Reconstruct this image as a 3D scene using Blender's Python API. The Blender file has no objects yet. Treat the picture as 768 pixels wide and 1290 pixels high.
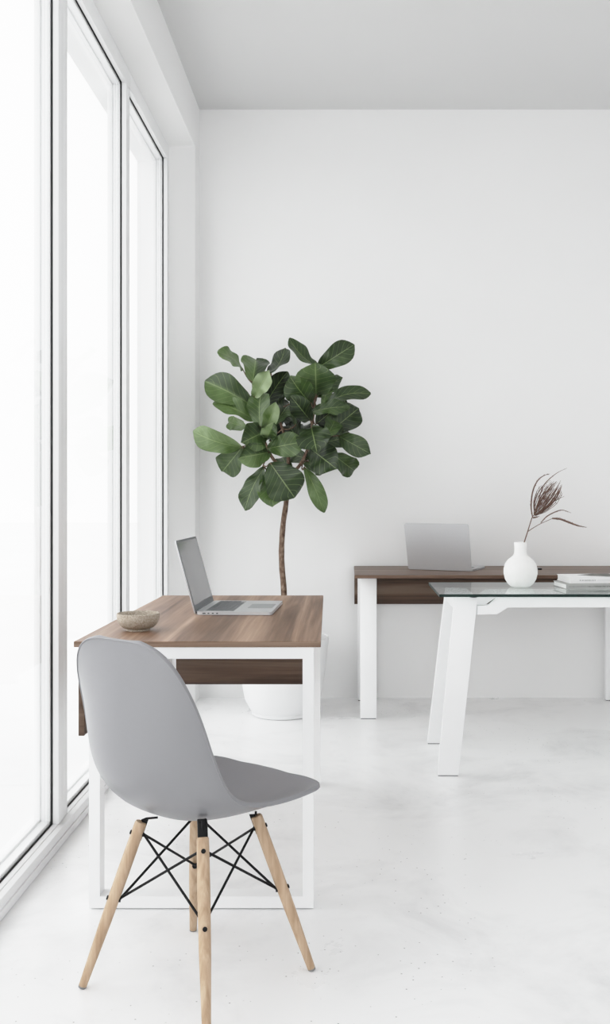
import bpy, bmesh, math, random
import numpy as np
from mathutils import Vector, Matrix

random.seed(7)
sc = bpy.context.scene
COL = sc.collection
PI = math.pi

# ------------------------------------------------------------------ camera
F = 1250.0; CX, CY, CH = 438.0, 620.0, 1.19      # focal length (px of a 768x1290 image), principal point, eye height
cam_d = bpy.data.cameras.new('camera')
cam = bpy.data.objects.new('camera', cam_d); COL.objects.link(cam)
cam.location = (0, 0, CH); cam.rotation_euler = (PI/2, 0, 0)
cam_d.sensor_fit = 'HORIZONTAL'; cam_d.sensor_width = 36; cam_d.lens = F/768*36
cam_d.shift_x = (384-CX)/768; cam_d.shift_y = (CY-645)/768
cam_d.clip_start = .05; cam_d.clip_end = 200
sc.camera = cam

def at(px, py, D):
    """measured photo point -> place in the room at distance D"""
    return Vector(((px-CX)*D/F, D, CH-(py-CY)*D/F))

# ------------------------------------------------------------------ node helpers
def mat(name):
    m = bpy.data.materials.new(name); m.use_nodes = True
    nt = m.node_tree; b = nt.nodes['Principled BSDF']
    return m, nt, b
def N(nt, typ, **kw):
    n = nt.nodes.new(typ)
    for k, v in kw.items():
        if k.startswith('i_'): n.inputs[k[2:].replace('_', ' ')].default_value = v
        else: setattr(n, k, v)
    return n
def lin(r, g, b):
    f = lambda c: (c/255/12.92 if c/255 <= .04045 else ((c/255+.055)/1.055)**2.4)
    return (f(r), f(g), f(b), 1)
def ramp(nt, stops):
    r = nt.nodes.new('ShaderNodeValToRGB'); e = r.color_ramp.elements
    while len(e) < len(stops): e.new(.5)
    for k, (p, c) in enumerate(stops): e[k].position = p; e[k].color = c
    return r
def coords(nt, scale=(1, 1, 1), kind='Object', loc=(0, 0, 0)):
    tc = nt.nodes.new('ShaderNodeTexCoord'); mp = nt.nodes.new('ShaderNodeMapping')
    mp.inputs['Scale'].default_value = scale; mp.inputs['Location'].default_value = loc
    nt.links.new(tc.outputs[kind], mp.inputs['Vector']); return mp.outputs['Vector']
def bump(nt, b, height, strength, dist=.01):
    n = nt.nodes.new('ShaderNodeBump'); n.inputs['Strength'].default_value = strength; n.inputs['Distance'].default_value = dist
    nt.links.new(height, n.inputs['Height']); nt.links.new(n.outputs['Normal'], b.inputs['Normal'])
def simple(name, col, rough=.5, spec=.5, metal=0, noise=None, bumpv=None):
    """plain finish with a faint procedural mottling"""
    m, nt, b = mat(name)
    b.inputs['Roughness'].default_value = rough; b.inputs['Specular IOR Level'].default_value = spec
    b.inputs['Metallic'].default_value = metal
    sc_, amt = noise or (14, .03)
    nz = N(nt, 'ShaderNodeTexNoise', i_Scale=sc_, i_Detail=3); nt.links.new(coords(nt), nz.inputs['Vector'])
    lo = tuple(c*(1-amt) for c in col[:3])+(1,); hi = tuple(min(1, c*(1+amt)) for c in col[:3])+(1,)
    r = ramp(nt, [(.3, lo), (.7, hi)]); nt.links.new(nz.outputs['Fac'], r.inputs['Fac'])
    nt.links.new(r.outputs['Color'], b.inputs['Base Color'])
    if bumpv:
        n2 = N(nt, 'ShaderNodeTexNoise', i_Scale=bumpv[0], i_Detail=4); nt.links.new(coords(nt), n2.inputs['Vector'])
        bump(nt, b, n2.outputs['Fac'], bumpv[1])
    return m

M = {}
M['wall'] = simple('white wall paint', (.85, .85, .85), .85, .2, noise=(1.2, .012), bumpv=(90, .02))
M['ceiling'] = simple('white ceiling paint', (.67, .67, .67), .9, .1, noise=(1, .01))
M['frame'] = simple('white window frame', (.84, .845, .85), .4, .4, noise=(2, .01))
M['gasket'] = simple('black rubber gasket', (.012, .012, .013), .6, .3)
M['metal'] = simple('white powder coated steel', (.89, .895, .90), .38, .45, noise=(6, .01))
M['shell'] = simple('grey polypropylene', lin(130, 130, 133), .36, .4, noise=(3, .015))
M['black'] = simple('black steel', (.010, .010, .011), .5, .22)
M['foot'] = simple('grey plastic foot', (.22, .22, .22), .6, .3)
M['silver'] = simple('silver aluminium', lin(196, 197, 199), .4, .5, metal=.5, noise=(300, .02))
M['keys'] = simple('grey keys', lin(108, 110, 112), .55, .3)
M['keywell'] = simple('dark key well', lin(150, 152, 153), .5, .3)
M['port'] = simple('dark port', (.02, .02, .022), .5, .3)
M['pot'] = simple('white glazed pot', (.83, .835, .84), .45, .4, noise=(5, .01))
M['soil'] = simple('dark soil', (.05, .035, .025), .95, .1, noise=(60, .5), bumpv=(60, .8))
M['vase'] = simple('matt white ceramic', (.86, .855, .84), .7, .25, noise=(30, .02), bumpv=(60, .12))
M['paper'] = simple('white pages', (.83, .83, .82), .8, .2, noise=(200, .03))
M['cover_white'] = simple('white book cover', (.82, .82, .82), .5, .4)
M['cover_grey'] = simple('grey book cover', lin(160, 160, 158), .55, .4)
M['ink'] = simple('dark ink', lin(48, 48, 48), .7, .2)
M['ink_soft'] = simple('grey ink', lin(128, 128, 128), .7, .2)
M['cover_photo'] = simple('dark cover picture', lin(110, 108, 104), .6, .3, noise=(25, .6))
M['dried'] = simple('dried brown flower', lin(112, 92, 84), .9, .1, noise=(120, .35))
M['phone'] = simple('black glass', (.02, .02, .022), .2, .5)
M['terrace'] = simple('pale terrace', (.82, .82, .82), .9, .1, noise=(1, .03))

# bark
m, nt, b = mat('brown bark'); b.inputs['Roughness'].default_value = .85
nz = N(nt, 'ShaderNodeTexNoise', i_Scale=1, i_Detail=5); nt.links.new(coords(nt, (90, 90, 40)), nz.inputs['Vector'])
r = ramp(nt, [(.3, lin(70, 54, 44)), (.55, lin(112, 92, 78)), (.75, lin(150, 134, 120))]); nt.links.new(nz.outputs['Fac'], r.inputs['Fac'])
nt.links.new(r.outputs['Color'], b.inputs['Base Color']); bump(nt, b, nz.outputs['Fac'], .5); M['bark'] = m

# beech legs
m, nt, b = mat('pale beech wood'); b.inputs['Roughness'].default_value = .5; b.inputs['Specular IOR Level'].default_value = .3
nz = N(nt, 'ShaderNodeTexNoise', i_Scale=1, i_Detail=5, i_Distortion=.4); nt.links.new(coords(nt, (90, 90, 6)), nz.inputs['Vector'])
r = ramp(nt, [(.3, lin(160, 134, 108)), (.5, lin(178, 153, 128)), (.72, lin(194, 171, 147))]); nt.links.new(nz.outputs['Fac'], r.inputs['Fac'])
nt.links.new(r.outputs['Color'], b.inputs['Base Color']); M['beech'] = m

# walnut, grain running along x or y
def walnut(name, axis, dark=1.0, off=0):
    m, nt, b = mat(name); b.inputs['Roughness'].default_value = .42; b.inputs['Specular IOR Level'].default_value = .4
    s = (.9, 24, 24) if axis == 'x' else (24, .9, 24)
    s2 = (3, 110, 110) if axis == 'x' else (110, 3, 110)
    n1 = N(nt, 'ShaderNodeTexNoise', i_Scale=.62, i_Detail=4, i_Roughness=.55, i_Distortion=1.1); nt.links.new(coords(nt, s, loc=(off, off*2, off)), n1.inputs['Vector'])
    n2 = N(nt, 'ShaderNodeTexNoise', i_Scale=1, i_Detail=4, i_Roughness=.6); nt.links.new(coords(nt, s2), n2.inputs['Vector'])
    n3 = N(nt, 'ShaderNodeTexNoise', i_Scale=.22, i_Detail=1); nt.links.new(coords(nt, s, loc=(3+off, 1, 2)), n3.inputs['Vector'])
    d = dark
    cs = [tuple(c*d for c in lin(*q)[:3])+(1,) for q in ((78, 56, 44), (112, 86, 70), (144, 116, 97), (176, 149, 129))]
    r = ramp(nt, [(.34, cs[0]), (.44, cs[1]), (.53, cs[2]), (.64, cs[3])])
    mx = N(nt, 'ShaderNodeMix', data_type='FLOAT'); mx.inputs[0].default_value = .25
    nt.links.new(n1.outputs['Fac'], mx.inputs[2]); nt.links.new(n2.outputs['Fac'], mx.inputs[3])
    mx2 = N(nt, 'ShaderNodeMix', data_type='FLOAT'); mx2.inputs[0].default_value = .28
    nt.links.new(mx.outputs[0], mx2.inputs[2]); nt.links.new(n3.outputs['Fac'], mx2.inputs[3])
    nt.links.new(mx2.outputs[0], r.inputs['Fac']); nt.links.new(r.outputs['Color'], b.inputs['Base Color'])
    bump(nt, b, n2.outputs['Fac'], .05, .002)
    return m
M['walnut_y'] = walnut('walnut grain along the desk', 'y')
M['walnut_x'] = walnut('walnut grain across', 'x', .72, 5)
M['walnut_edge'] = walnut('walnut board edge', 'x', .55, 7)
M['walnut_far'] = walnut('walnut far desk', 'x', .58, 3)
M['walnut_dark'] = walnut('walnut panel in shade', 'x', .36, 2)  # same wood darkened in colour to stand for shade below the desktops

# polished white concrete floor
m, nt, b = mat('polished white concrete'); b.inputs['Specular IOR Level'].default_value = .42
co = coords(nt)
n1 = N(nt, 'ShaderNodeTexNoise', i_Scale=1.1, i_Detail=8, i_Roughness=.6, i_Distortion=.6); nt.links.new(co, n1.inputs['Vector'])
r1 = ramp(nt, [(.3, (.90, .901, .903, 1)), (.7, (.935, .936, .938, 1))]); nt.links.new(n1.outputs['Fac'], r1.inputs['Fac'])
n2 = N(nt, 'ShaderNodeTexNoise', i_Scale=2.2, i_Detail=9, i_Roughness=.66, i_Distortion=.5); nt.links.new(co, n2.inputs['Vector'])
r2 = ramp(nt, [(.48, (1, 1, 1, 1)), (.58, (.93, .93, .932, 1)), (.72, (.78, .78, .785, 1))]); nt.links.new(n2.outputs['Fac'], r2.inputs['Fac'])
mu = N(nt, 'ShaderNodeMix', data_type='RGBA', blend_type='MULTIPLY'); mu.inputs[0].default_value = 1
nt.links.new(r1.outputs['Color'], mu.inputs[6]); nt.links.new(r2.outputs['Color'], mu.inputs[7])
v = N(nt, 'ShaderNodeTexVoronoi', i_Scale=34); nt.links.new(co, v.inputs['Vector'])        # scattered pinholes
r3 = ramp(nt, [(.06, (.30, .29, .28, 1)), (.09, (1, 1, 1, 1))]); nt.links.new(v.outputs['Distance'], r3.inputs['Fac'])
n4 = N(nt, 'ShaderNodeTexNoise', i_Scale=1.7, i_Detail=2); nt.links.new(coords(nt, loc=(4, 2, 0)), n4.inputs['Vector'])
r4 = ramp(nt, [(.46, (0, 0, 0, 1)), (.60, (.9, .9, .9, 1))]); nt.links.new(n4.outputs['Fac'], r4.inputs['Fac'])
mu2 = N(nt, 'ShaderNodeMix', data_type='RGBA', blend_type='MULTIPLY'); nt.links.new(r4.outputs['Color'], mu2.inputs[0])
nt.links.new(mu.outputs[2], mu2.inputs[6]); nt.links.new(r3.outputs['Color'], mu2.inputs[7])
nt.links.new(mu2.outputs[2], b.inputs['Base Color'])
rr = ramp(nt, [(.3, (.27, .27, .27, 1)), (.75, (.30, .30, .30, 1))]); nt.links.new(n1.outputs['Fac'], rr.inputs['Fac'])
nt.links.new(rr.outputs['Color'], b.inputs['Roughness']); M['floor'] = m

# clear panes: see-through with a Fresnel sheen
def pane_mat(name, tint, ior=1.45, boost=1.0):
    m = bpy.data.materials.new(name); m.use_nodes = True; nt = m.node_tree; nt.nodes.clear()
    o = nt.nodes.new('ShaderNodeOutputMaterial'); t = N(nt, 'ShaderNodeBsdfTransparent'); t.inputs['Color'].default_value = tint
    g = N(nt, 'ShaderNodeBsdfGlossy'); g.inputs['Roughness'].default_value = .01; g.inputs['Color'].default_value = (boost, boost, boost, 1)
    f = N(nt, 'ShaderNodeFresnel'); ge = nt.nodes.new('ShaderNodeNewGeometry')       # same sheen on entering and leaving the sheet
    k = N(nt, 'ShaderNodeMix', data_type='FLOAT'); k.inputs[2].default_value = ior; k.inputs[3].default_value = 1/ior
    nt.links.new(ge.outputs['Backfacing'], k.inputs[0]); nt.links.new(k.outputs[0], f.inputs['IOR'])
    x = nt.nodes.new('ShaderNodeMixShader'); nt.links.new(f.outputs[0], x.inputs[0]); nt.links.new(t.outputs[0], x.inputs[1])
    nt.links.new(g.outputs[0], x.inputs[2]); nt.links.new(x.outputs[0], o.inputs['Surface']); return m
M['pane'] = pane_mat('clear window glass', (.98, .985, .985, 1), 1.3)
M['table_glass'] = pane_mat('clear table glass', (.93, .965, .955, 1), 1.45)
M['glass_edge'] = simple('dark green glass edge', lin(26, 46, 42), .3, .25)

# laptop screen, switched off: glossy glass, grey reflection put into its colour
m, nt, b = mat('dark glossy screen'); b.inputs['Base Color'].default_value = lin(120, 121, 123); b.inputs['Roughness'].default_value = .08
b.inputs['Specular IOR Level'].default_value = .5
M['screen'] = m

# speckled stoneware
m, nt, b = mat('speckled stoneware'); b.inputs['Roughness'].default_value = .6
n1 = N(nt, 'ShaderNodeTexNoise', i_Scale=330, i_Detail=3); nt.links.new(coords(nt), n1.inputs['Vector'])
r1 = ramp(nt, [(.36, lin(136, 124, 110)), (.47, lin(168, 158, 144)), (.6, lin(182, 173, 160)), (.75, lin(204, 197, 186))]); nt.links.new(n1.outputs['Fac'], r1.inputs['Fac'])
nt.links.new(r1.outputs['Color'], b.inputs['Base Color']); bump(nt, b, n1.outputs['Fac'], .12); M['stoneware'] = m

# leaves: veins from the leaf's own UV map, tone per leaf, fold shading included
m, nt, b = mat('glossy fig leaf'); b.inputs['Roughness'].default_value = .36; b.inputs['Specular IOR Level'].default_value = .5
uv = N(nt, 'ShaderNodeUVMap', uv_map='leaf'); sp = nt.nodes.new('ShaderNodeSeparateXYZ'); nt.links.new(uv.outputs[0], sp.inputs[0])
def mth(op, a, b_=None):
    n = nt.nodes.new('ShaderNodeMath'); n.operation = op
    for k, x in enumerate((a, b_)):
        if x is None: continue
        if isinstance(x, (int, float)): n.inputs[k].default_value = x
        else: nt.links.new(x, n.inputs[k])
    return n.outputs[0]
au = mth('ABSOLUTE', mth('SUBTRACT', sp.outputs['X'], .5))                # 0 at the midrib, .5 at the edge
mid = mth('LESS_THAN', au, .015)
ph = mth('FRACT', mth('MULTIPLY', mth('SUBTRACT', sp.outputs['Y'], mth('MULTIPLY', au, .55)), 7.0))
side = mth('LESS_THAN', mth('ABSOLUTE', mth('SUBTRACT', ph, .5)), .04)
vein = mth('MAXIMUM', mid, mth('MULTIPLY', side, .55))
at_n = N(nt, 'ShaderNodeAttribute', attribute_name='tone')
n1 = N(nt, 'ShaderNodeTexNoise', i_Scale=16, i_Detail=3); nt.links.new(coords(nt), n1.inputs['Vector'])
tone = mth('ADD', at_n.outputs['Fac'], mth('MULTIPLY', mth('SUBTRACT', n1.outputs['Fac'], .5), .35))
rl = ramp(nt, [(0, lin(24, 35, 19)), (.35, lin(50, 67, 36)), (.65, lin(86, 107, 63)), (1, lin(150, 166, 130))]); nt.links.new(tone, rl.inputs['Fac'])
mx = N(nt, 'ShaderNodeMix', data_type='RGBA'); nt.links.new(mth('MULTIPLY', vein, .55), mx.inputs[0])
nt.links.new(rl.outputs['Color'], mx.inputs[6]); mx.inputs[7].default_value = lin(138, 156, 104)
nt.links.new(mx.outputs[2], b.inputs['Base Color']); bump(nt, b, vein, .25, .004)
b.inputs['Subsurface Weight'].default_value = 0
M['leaf'] = m

# ------------------------------------------------------------------ mesh helpers
class MB:
    """collects shapes given in room coordinates; build() links them as ONE mesh object"""
    def __init__(s): s.bm = bmesh.new()
    def box(s, x0, x1, y0, y1, z0, z1, bev=0, seg=2):
        vs = [s.bm.verts.new(c) for c in ((x0,y0,z0),(x1,y0,z0),(x1,y1,z0),(x0,y1,z0),(x0,y0,z1),(x1,y0,z1),(x1,y1,z1),(x0,y1,z1))]
        return s._hex(vs, bev, seg)
    def hexa(s, pts, bev=0, seg=2):
        """8 corners: bottom loop then top loop"""
        return s._hex([s.bm.verts.new(p) for p in pts], bev, seg)
    def _hex(s, v, bev, seg):
        fs = [s.bm.faces.new([v[i] for i in q]) for q in ((3,2,1,0),(4,5,6,7),(0,1,5,4),(1,2,6,5),(2,3,7,6),(3,0,4,7))]
        if bev:
            es = list({e for f in fs for e in f.edges})
            bmesh.ops.bevel(s.bm, geom=es, offset=bev, segments=seg, affect='EDGES', profile=.5)
        return s
    def prism(s, poly, axis, a, b, bev=0):
        """polygon extruded along an axis; poly holds the other two coordinates in axis order"""
        def P(p, k): return {'x': (k, p[0], p[1]), 'y': (p[0], k, p[1]), 'z': (p[0], p[1], k)}[axis]
        A = [s.bm.verts.new(P(p, a)) for p in poly]; B = [s.bm.verts.new(P(p, b)) for p in poly]
        n = len(poly); fs = [s.bm.faces.new(A), s.bm.faces.new(B[::-1])]
        for i in range(n): fs.append(s.bm.faces.new((A[i], B[i], B[(i+1) % n], A[(i+1) % n])))
        if bev:
            es = list({e for f in fs for e in f.edges}); bmesh.ops.bevel(s.bm, geom=es, offset=bev, segments=2, affect='EDGES', profile=.5)
        return s
    def tube(s, pts, rad, n=10, cap=True):
        pts = [Vector(p) for p in pts]; m_ = len(pts)
        if not hasattr(rad, '__len__'): rad = [rad]*m_
        rings = []; up = None
        for i, p in enumerate(pts):
            d = (pts[min(i+1, m_-1)]-pts[max(i-1, 0)]).normalized()
            if up is None: up = Vector((0, 0, 1)) if abs(d.z) < .9 else Vector((1, 0, 0))
            a = (up-d*up.dot(d)).normalized(); c = d.cross(a); up = a
            rings.append([s.bm.verts.new(p+(a*math.cos(2*PI*k/n)+c*math.sin(2*PI*k/n))*rad[i]) for k in range(n)])
        for r0, r1 in zip(rings, rings[1:]):
            for k in range(n): s.bm.faces.new((r0[k], r0[(k+1) % n], r1[(k+1) % n], r1[k]))
        if cap: s.bm.faces.new(rings[0][::-1]); s.bm.faces.new(rings[-1])
        return s
    def lathe(s, prof, c, n=64):
        rings = []
        for r_, z in prof:
            if r_ < 1e-5: rings.append([s.bm.verts.new((c[0], c[1], z))])
            else: rings.append([s.bm.verts.new((c[0]+r_*math.cos(2*PI*k/n), c[1]+r_*math.sin(2*PI*k/n), z)) for k in range(n)])
        for r0, r1 in zip(rings, rings[1:]):
            for k in range(n):
                q = [r0[k % len(r0)], r0[(k+1) % len(r0)], r1[(k+1) % len(r1)], r1[k % len(r1)]]
                u = []
                for x in q:
                    if x not in u: u.append(x)
                if len(u) > 2: s.bm.faces.new(u)
        return s
    def build(s, name, m, parent=None, smooth=True, angle=35):
        bmesh.ops.recalc_face_normals(s.bm, faces=s.bm.faces)
        me = bpy.data.meshes.new(name); org = Vector((0, 0, 0)); p = parent
        while p is not None: org += p.location; p = p.parent
        if parent is None:                                   # top-level mesh: origin at its base centre
            xs = [v.co for v in s.bm.verts]
            org = Vector(((min(c.x for c in xs)+max(c.x for c in xs))/2, (min(c.y for c in xs)+max(c.y for c in xs))/2, min(c.z for c in xs)))
        for v in s.bm.verts: v.co -= org
        s.bm.to_mesh(me); s.bm.free()
        me.materials.append(m)
        if smooth:
            me.polygons.foreach_set('use_smooth', [True]*len(me.polygons)); me.set_sharp_from_angle(angle=math.radians(angle))
        o = bpy.data.objects.new(name, me); COL.objects.link(o)
        if parent is None: o.location = org
        else: o.parent = parent
        return o

def thing(name, label, cat, loc, group=None):
    o = bpy.data.objects.new(name, None); COL.objects.link(o); o.location = loc
    o.empty_display_size = .1; o['label'] = label; o['category'] = cat
    if group: o['group'] = group
    return o
def tag(o, label, cat, group=None):
    o['label'] = label; o['category'] = cat
    if group: o['group'] = group
    return o
def struct(o, label, cat):
    o['kind'] = 'structure'; o['label'] = label; o['category'] = cat; return o

def spl(P, t):
    """uniform Catmull-Rom through the rows of P"""
    P = np.asarray(P, float); n = len(P); one = P.ndim == 1
    if one: P = P[:, None]
    x = np.clip(t, 0, 1)*(n-1); i = np.clip(x.astype(int), 0, n-2); f = (x-i)[..., None]
    p0 = np.where((i > 0)[..., None], P[np.maximum(i-1, 0)], 2*P[0]-P[1]); p1 = P[i]; p2 = P[i+1]
    p3 = np.where((i < n-2)[..., None], P[np.minimum(i+2, n-1)], 2*P[-1]-P[-2])
    r = .5*(2*p1+(p2-p0)*f+(2*p0-5*p1+4*p2-p3)*f**2+(3*p1-p0-3*p2+p3)*f**3)
    return r[..., 0] if one else r
def curve(pts, n):
    return [Vector(p) for p in spl([tuple(p) for p in pts], np.linspace(0, 1, n))]

# ------------------------------------------------------------------ the room
XL, XR, YB, YR, ZC = -.858, 3.1, 5.744, -3.6, 3.405      # left, right, back, rear walls and ceiling
XF, XG, XO = -.98, -1.0026, -1.156                       # window frame face, gasket/glass plane, outer wall face
YE0, YE1 = 5.568, 5.444                                  # far jamb at the room side and at the frame
YN = .30                                                 # near end of the glazing
ZS0, ZS1 = 3.133, 3.085                                  # soffit at the room side and at the frame
ZG = 3.005                                               # top of the glass
struct(MB().box(XO, XR, YR, YB, -.12, 0).build('floor', M['floor'], smooth=False), 'polished white concrete floor with faint grey marks', 'floor')
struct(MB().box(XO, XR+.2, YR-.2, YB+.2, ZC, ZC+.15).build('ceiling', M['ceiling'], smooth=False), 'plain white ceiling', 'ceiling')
struct(MB().box(XO, XR+.2, YB, YB+.2, -.12, ZC).build('wall_back', M['wall'], smooth=False), 'plain white back wall behind the plant', 'wall')
struct(MB().box(XR, XR+.2, YR, YB, -.12, ZC).build('wall_right', M['wall'], smooth=False), 'plain white right wall', 'wall')
rw = MB(); rw.box(XO, -.5, YR-.2, YR, -.12, ZC); rw.box(2.2, XR+.2, YR-.2, YR, -.12, ZC); rw.box(-.5, 2.2, YR-.2, YR, 3.1, ZC); rw.box(-.5, 2.2, YR-.2, YR, -.12, 0)  # wide opening added behind the camera to even out the light
struct(rw.build('wall_rear', M['wall'], smooth=False), 'white rear wall with a wide window opening', 'wall')
w = MB()
w.prism([(XL, ZC), (XL, ZS0), (XF, ZS1), (XF-.086, ZS1), (XF-.086, ZG), (XO, ZG), (XO, ZC)], 'y', YR, YB)                    # header over the glass
w.prism([(XL, YB), (XL, YE0), (XF, YE1), (XO, YE1), (XO, YB)], 'z', 0, ZS0+.001)      # far pier with splayed jamb
w.box(XO, XL, YR, YN-.05, 0, ZS0)                                                                         # near pier
struct(w.build('wall_left', M['wall'], smooth=False), 'white window wall with deep reveal around tall glazing', 'wall')
struct(MB().box(-30, XO, -12, 40, -.14, -.04).build('terrace', M['terrace'], smooth=False), 'pale bright terrace outside the windows', 'terrace')

# windows; gasket lines and mullions along the wall
edges = [(2.33, 3.364, 3.485), (3.485, 4.391, 4.479), (4.479, 5.386, YE1), (1.30, 2.22, 2.33), (YN-.05, 1.19, 1.30)]
desc = ['tall window nearest the grey chair', 'tall window behind the stoneware bowl', 'tall window nearest the potted fig tree', 'tall window beside the camera', 'tall window behind the camera']
for k, (y0, y1, y2) in enumerate(edges):       # pane from y0 to y1, mullion (or end frame) from y1 to y2
    W = bpy.data.objects.new('window_%d' % (k+1), None); COL.objects.link(W); W.location = (XF, (y0+y2)/2, 0)
    struct(W, 'white framed '+desc[k], 'window')
    f = MB()
    zt = .064
    f.box(XF-.085, XF, y1, (y1+y2)/2-.002, zt, ZG, .003); f.box(XF-.085, XF-.004, (y1+y2)/2-.002, y2, zt, ZG, .003)   # mullion, two halves with a seam
    f.box(XF-.085, XF, y0, y2, ZG, ZS1-.0005, .003)                                         # head
    f.box(XF-.085, XF-.003, y0, y2, .029, zt, .003); f.box(XF-.085, XF+.02, y0, y2, .001, .027, .003)   # stepped sill
    f.box(XF-.085, XF+.018, y0, y2, .0285, .06, .004)
    f.box(XG-.035, XG-.004, y1-.012, y1, zt, ZG, .002)                                      # glazing bead, outer side
    f.box(XG-.035, XG-.004, y0, y1, ZG-.014, ZG, .002); f.box(XG-.035, XG-.004, y0, y1, zt, zt+.014, .002)
    f.box(XG-.05, XG-.035, y1-.02, y1, zt, ZG, .002); f.box(XG-.05, XG-.035, y0, y1, ZG-.022, ZG, .002); f.box(XG-.05, XG-.035, y0, y1, zt, zt+.022, .002)
    f.build('window_frame', M['frame'], W)
    g = MB(); q = .0032
    g.box(XG-.0025, XG+.0025, y1-q, y1, zt, ZG); g.box(XG-.0025, XG+.0025, y0, y0+q, zt, ZG)
    g.box(XG-.0025, XG+.0025, y0+q, y1-q, ZG-q, ZG); g.box(XG-.0025, XG+.0025, y0+q, y1-q, zt, zt+q)
    g.build('gasket', M['gasket'], W, smooth=False)
    MB().box(XG-.012, XG-.006, y0+.002, y1-.013, zt+.015, ZG-.015).build('pane', M['pane'], W, smooth=False)

# ------------------------------------------------------------------ near desk (long side along y, beside the window)
ZT0, ZT1 = .748, .765
D1 = thing('desk', 'walnut topped desk with white loop legs, standing by the windows behind the grey chair', 'desk', (-.43, 3.45, 0), 'walnut desks')
y0, y1 = 2.826, 4.085
t = MB().hexa([(-.781, y0, ZT0), (-.077, y0, ZT0), (-.101, y1, ZT0), (-.761, y1, ZT0), (-.781, y0, ZT1), (-.077, y0, ZT1), (-.101, y1, ZT1), (-.761, y1, ZT1)], .0012, 1)
def edged(o):
    o.data.materials.append(M['walnut_edge'])                     # upright edges darkened in colour as a shaded side, grain along the edge
    for p in o.data.polygons:
        if abs(p.normal.z) < .6: p.material_index = 1
edged(t.build('desktop', M['walnut_y'], D1))
def loop_frame(xa, xb, ya, yb, parent):
    f = MB(); z0, z1, lw, bh = .004, ZT0-.0002, .031, .033
    out = [(xa, z0), (xb, z0), (xb, z1), (xa, z1)]; inn = [(xa+lw, z0+bh), (xb-lw, z0+bh), (xb-lw, z1-bh), (xa+lw, z1-bh)]
    bm = f.bm; A = [[bm.verts.new((p[0], y, p[1])) for p in L] for y in (ya, yb) for L in (out, inn)]
    o0, i0, o1, i1 = A; fs = []
    for k in range(4):
        j = (k+1) % 4
        for q in ((o0[k], o0[j], i0[j], i0[k]), (o1[j], o1[k], i1[k], i1[j]), (o0[j], o0[k], o1[k], o1[j]), (i0[k], i0[j], i1[j], i1[k])): fs.append(bm.faces.new(q))
    bmesh.ops.bevel(bm, geom=[e for e in bm.edges if e.calc_face_angle(0) > .5], offset=.0015, segments=2, affect='EDGES', profile=.5)
    o = f.build('leg_frame', M['metal'], parent)
    for x in (xa+.018, xb-.018): MB().lathe([(0, 0), (.011, 0), (.011, .006), (0, .006)], (x, (ya+yb)/2), 20).build('foot', M['foot'], o)
    return o
loop_frame(-.738, -.098, y0+.003, y0+.058, D1)
loop_frame(-.742, -.1125, 4.02, 4.075, D1)
for x in (-.70, -.145):
    MB().box(x-.015, x+.015, y0+.0585, 4.0195, ZT0-.0305, ZT0-.0003, .001).build('side_rail', M['metal'], D1)
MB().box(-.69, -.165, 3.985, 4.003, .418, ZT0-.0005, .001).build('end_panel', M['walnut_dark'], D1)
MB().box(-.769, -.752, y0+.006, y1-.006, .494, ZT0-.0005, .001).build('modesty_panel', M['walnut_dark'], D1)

# ------------------------------------------------------------------ far desk (long side along the back wall)
D2 = thing('desk', 'walnut topped desk with white legs standing against the back wall', 'desk', (.82, 5.4, 0), 'walnut desks')
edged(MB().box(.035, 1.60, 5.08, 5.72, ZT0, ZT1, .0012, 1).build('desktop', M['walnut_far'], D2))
for x0 in (.0645, 1.478):
    for yy, dx in ((5.20, 0), (5.655, -.009)):
        l = MB().box(x0+dx, x0+dx+.086, yy, yy+.035, .005, ZT0-.0003, .0015).build('leg', M['metal'], D2)
        MB().box(x0+dx+.004, x0+dx+.082, yy+.004, yy+.031, 0, .0052).build('foot', M['foot'], l, smooth=False)
    MB().box(x0+.01, x0+.07, 5.2355, 5.6545, ZT0-.034, ZT0-.0003, .001).build('side_rail', M['metal'], D2)
MB().box(.037, 1.598, 5.70, 5.717, .547, ZT0-.0005, .001).build('modesty_panel', M['walnut_dark'], D2)

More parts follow.
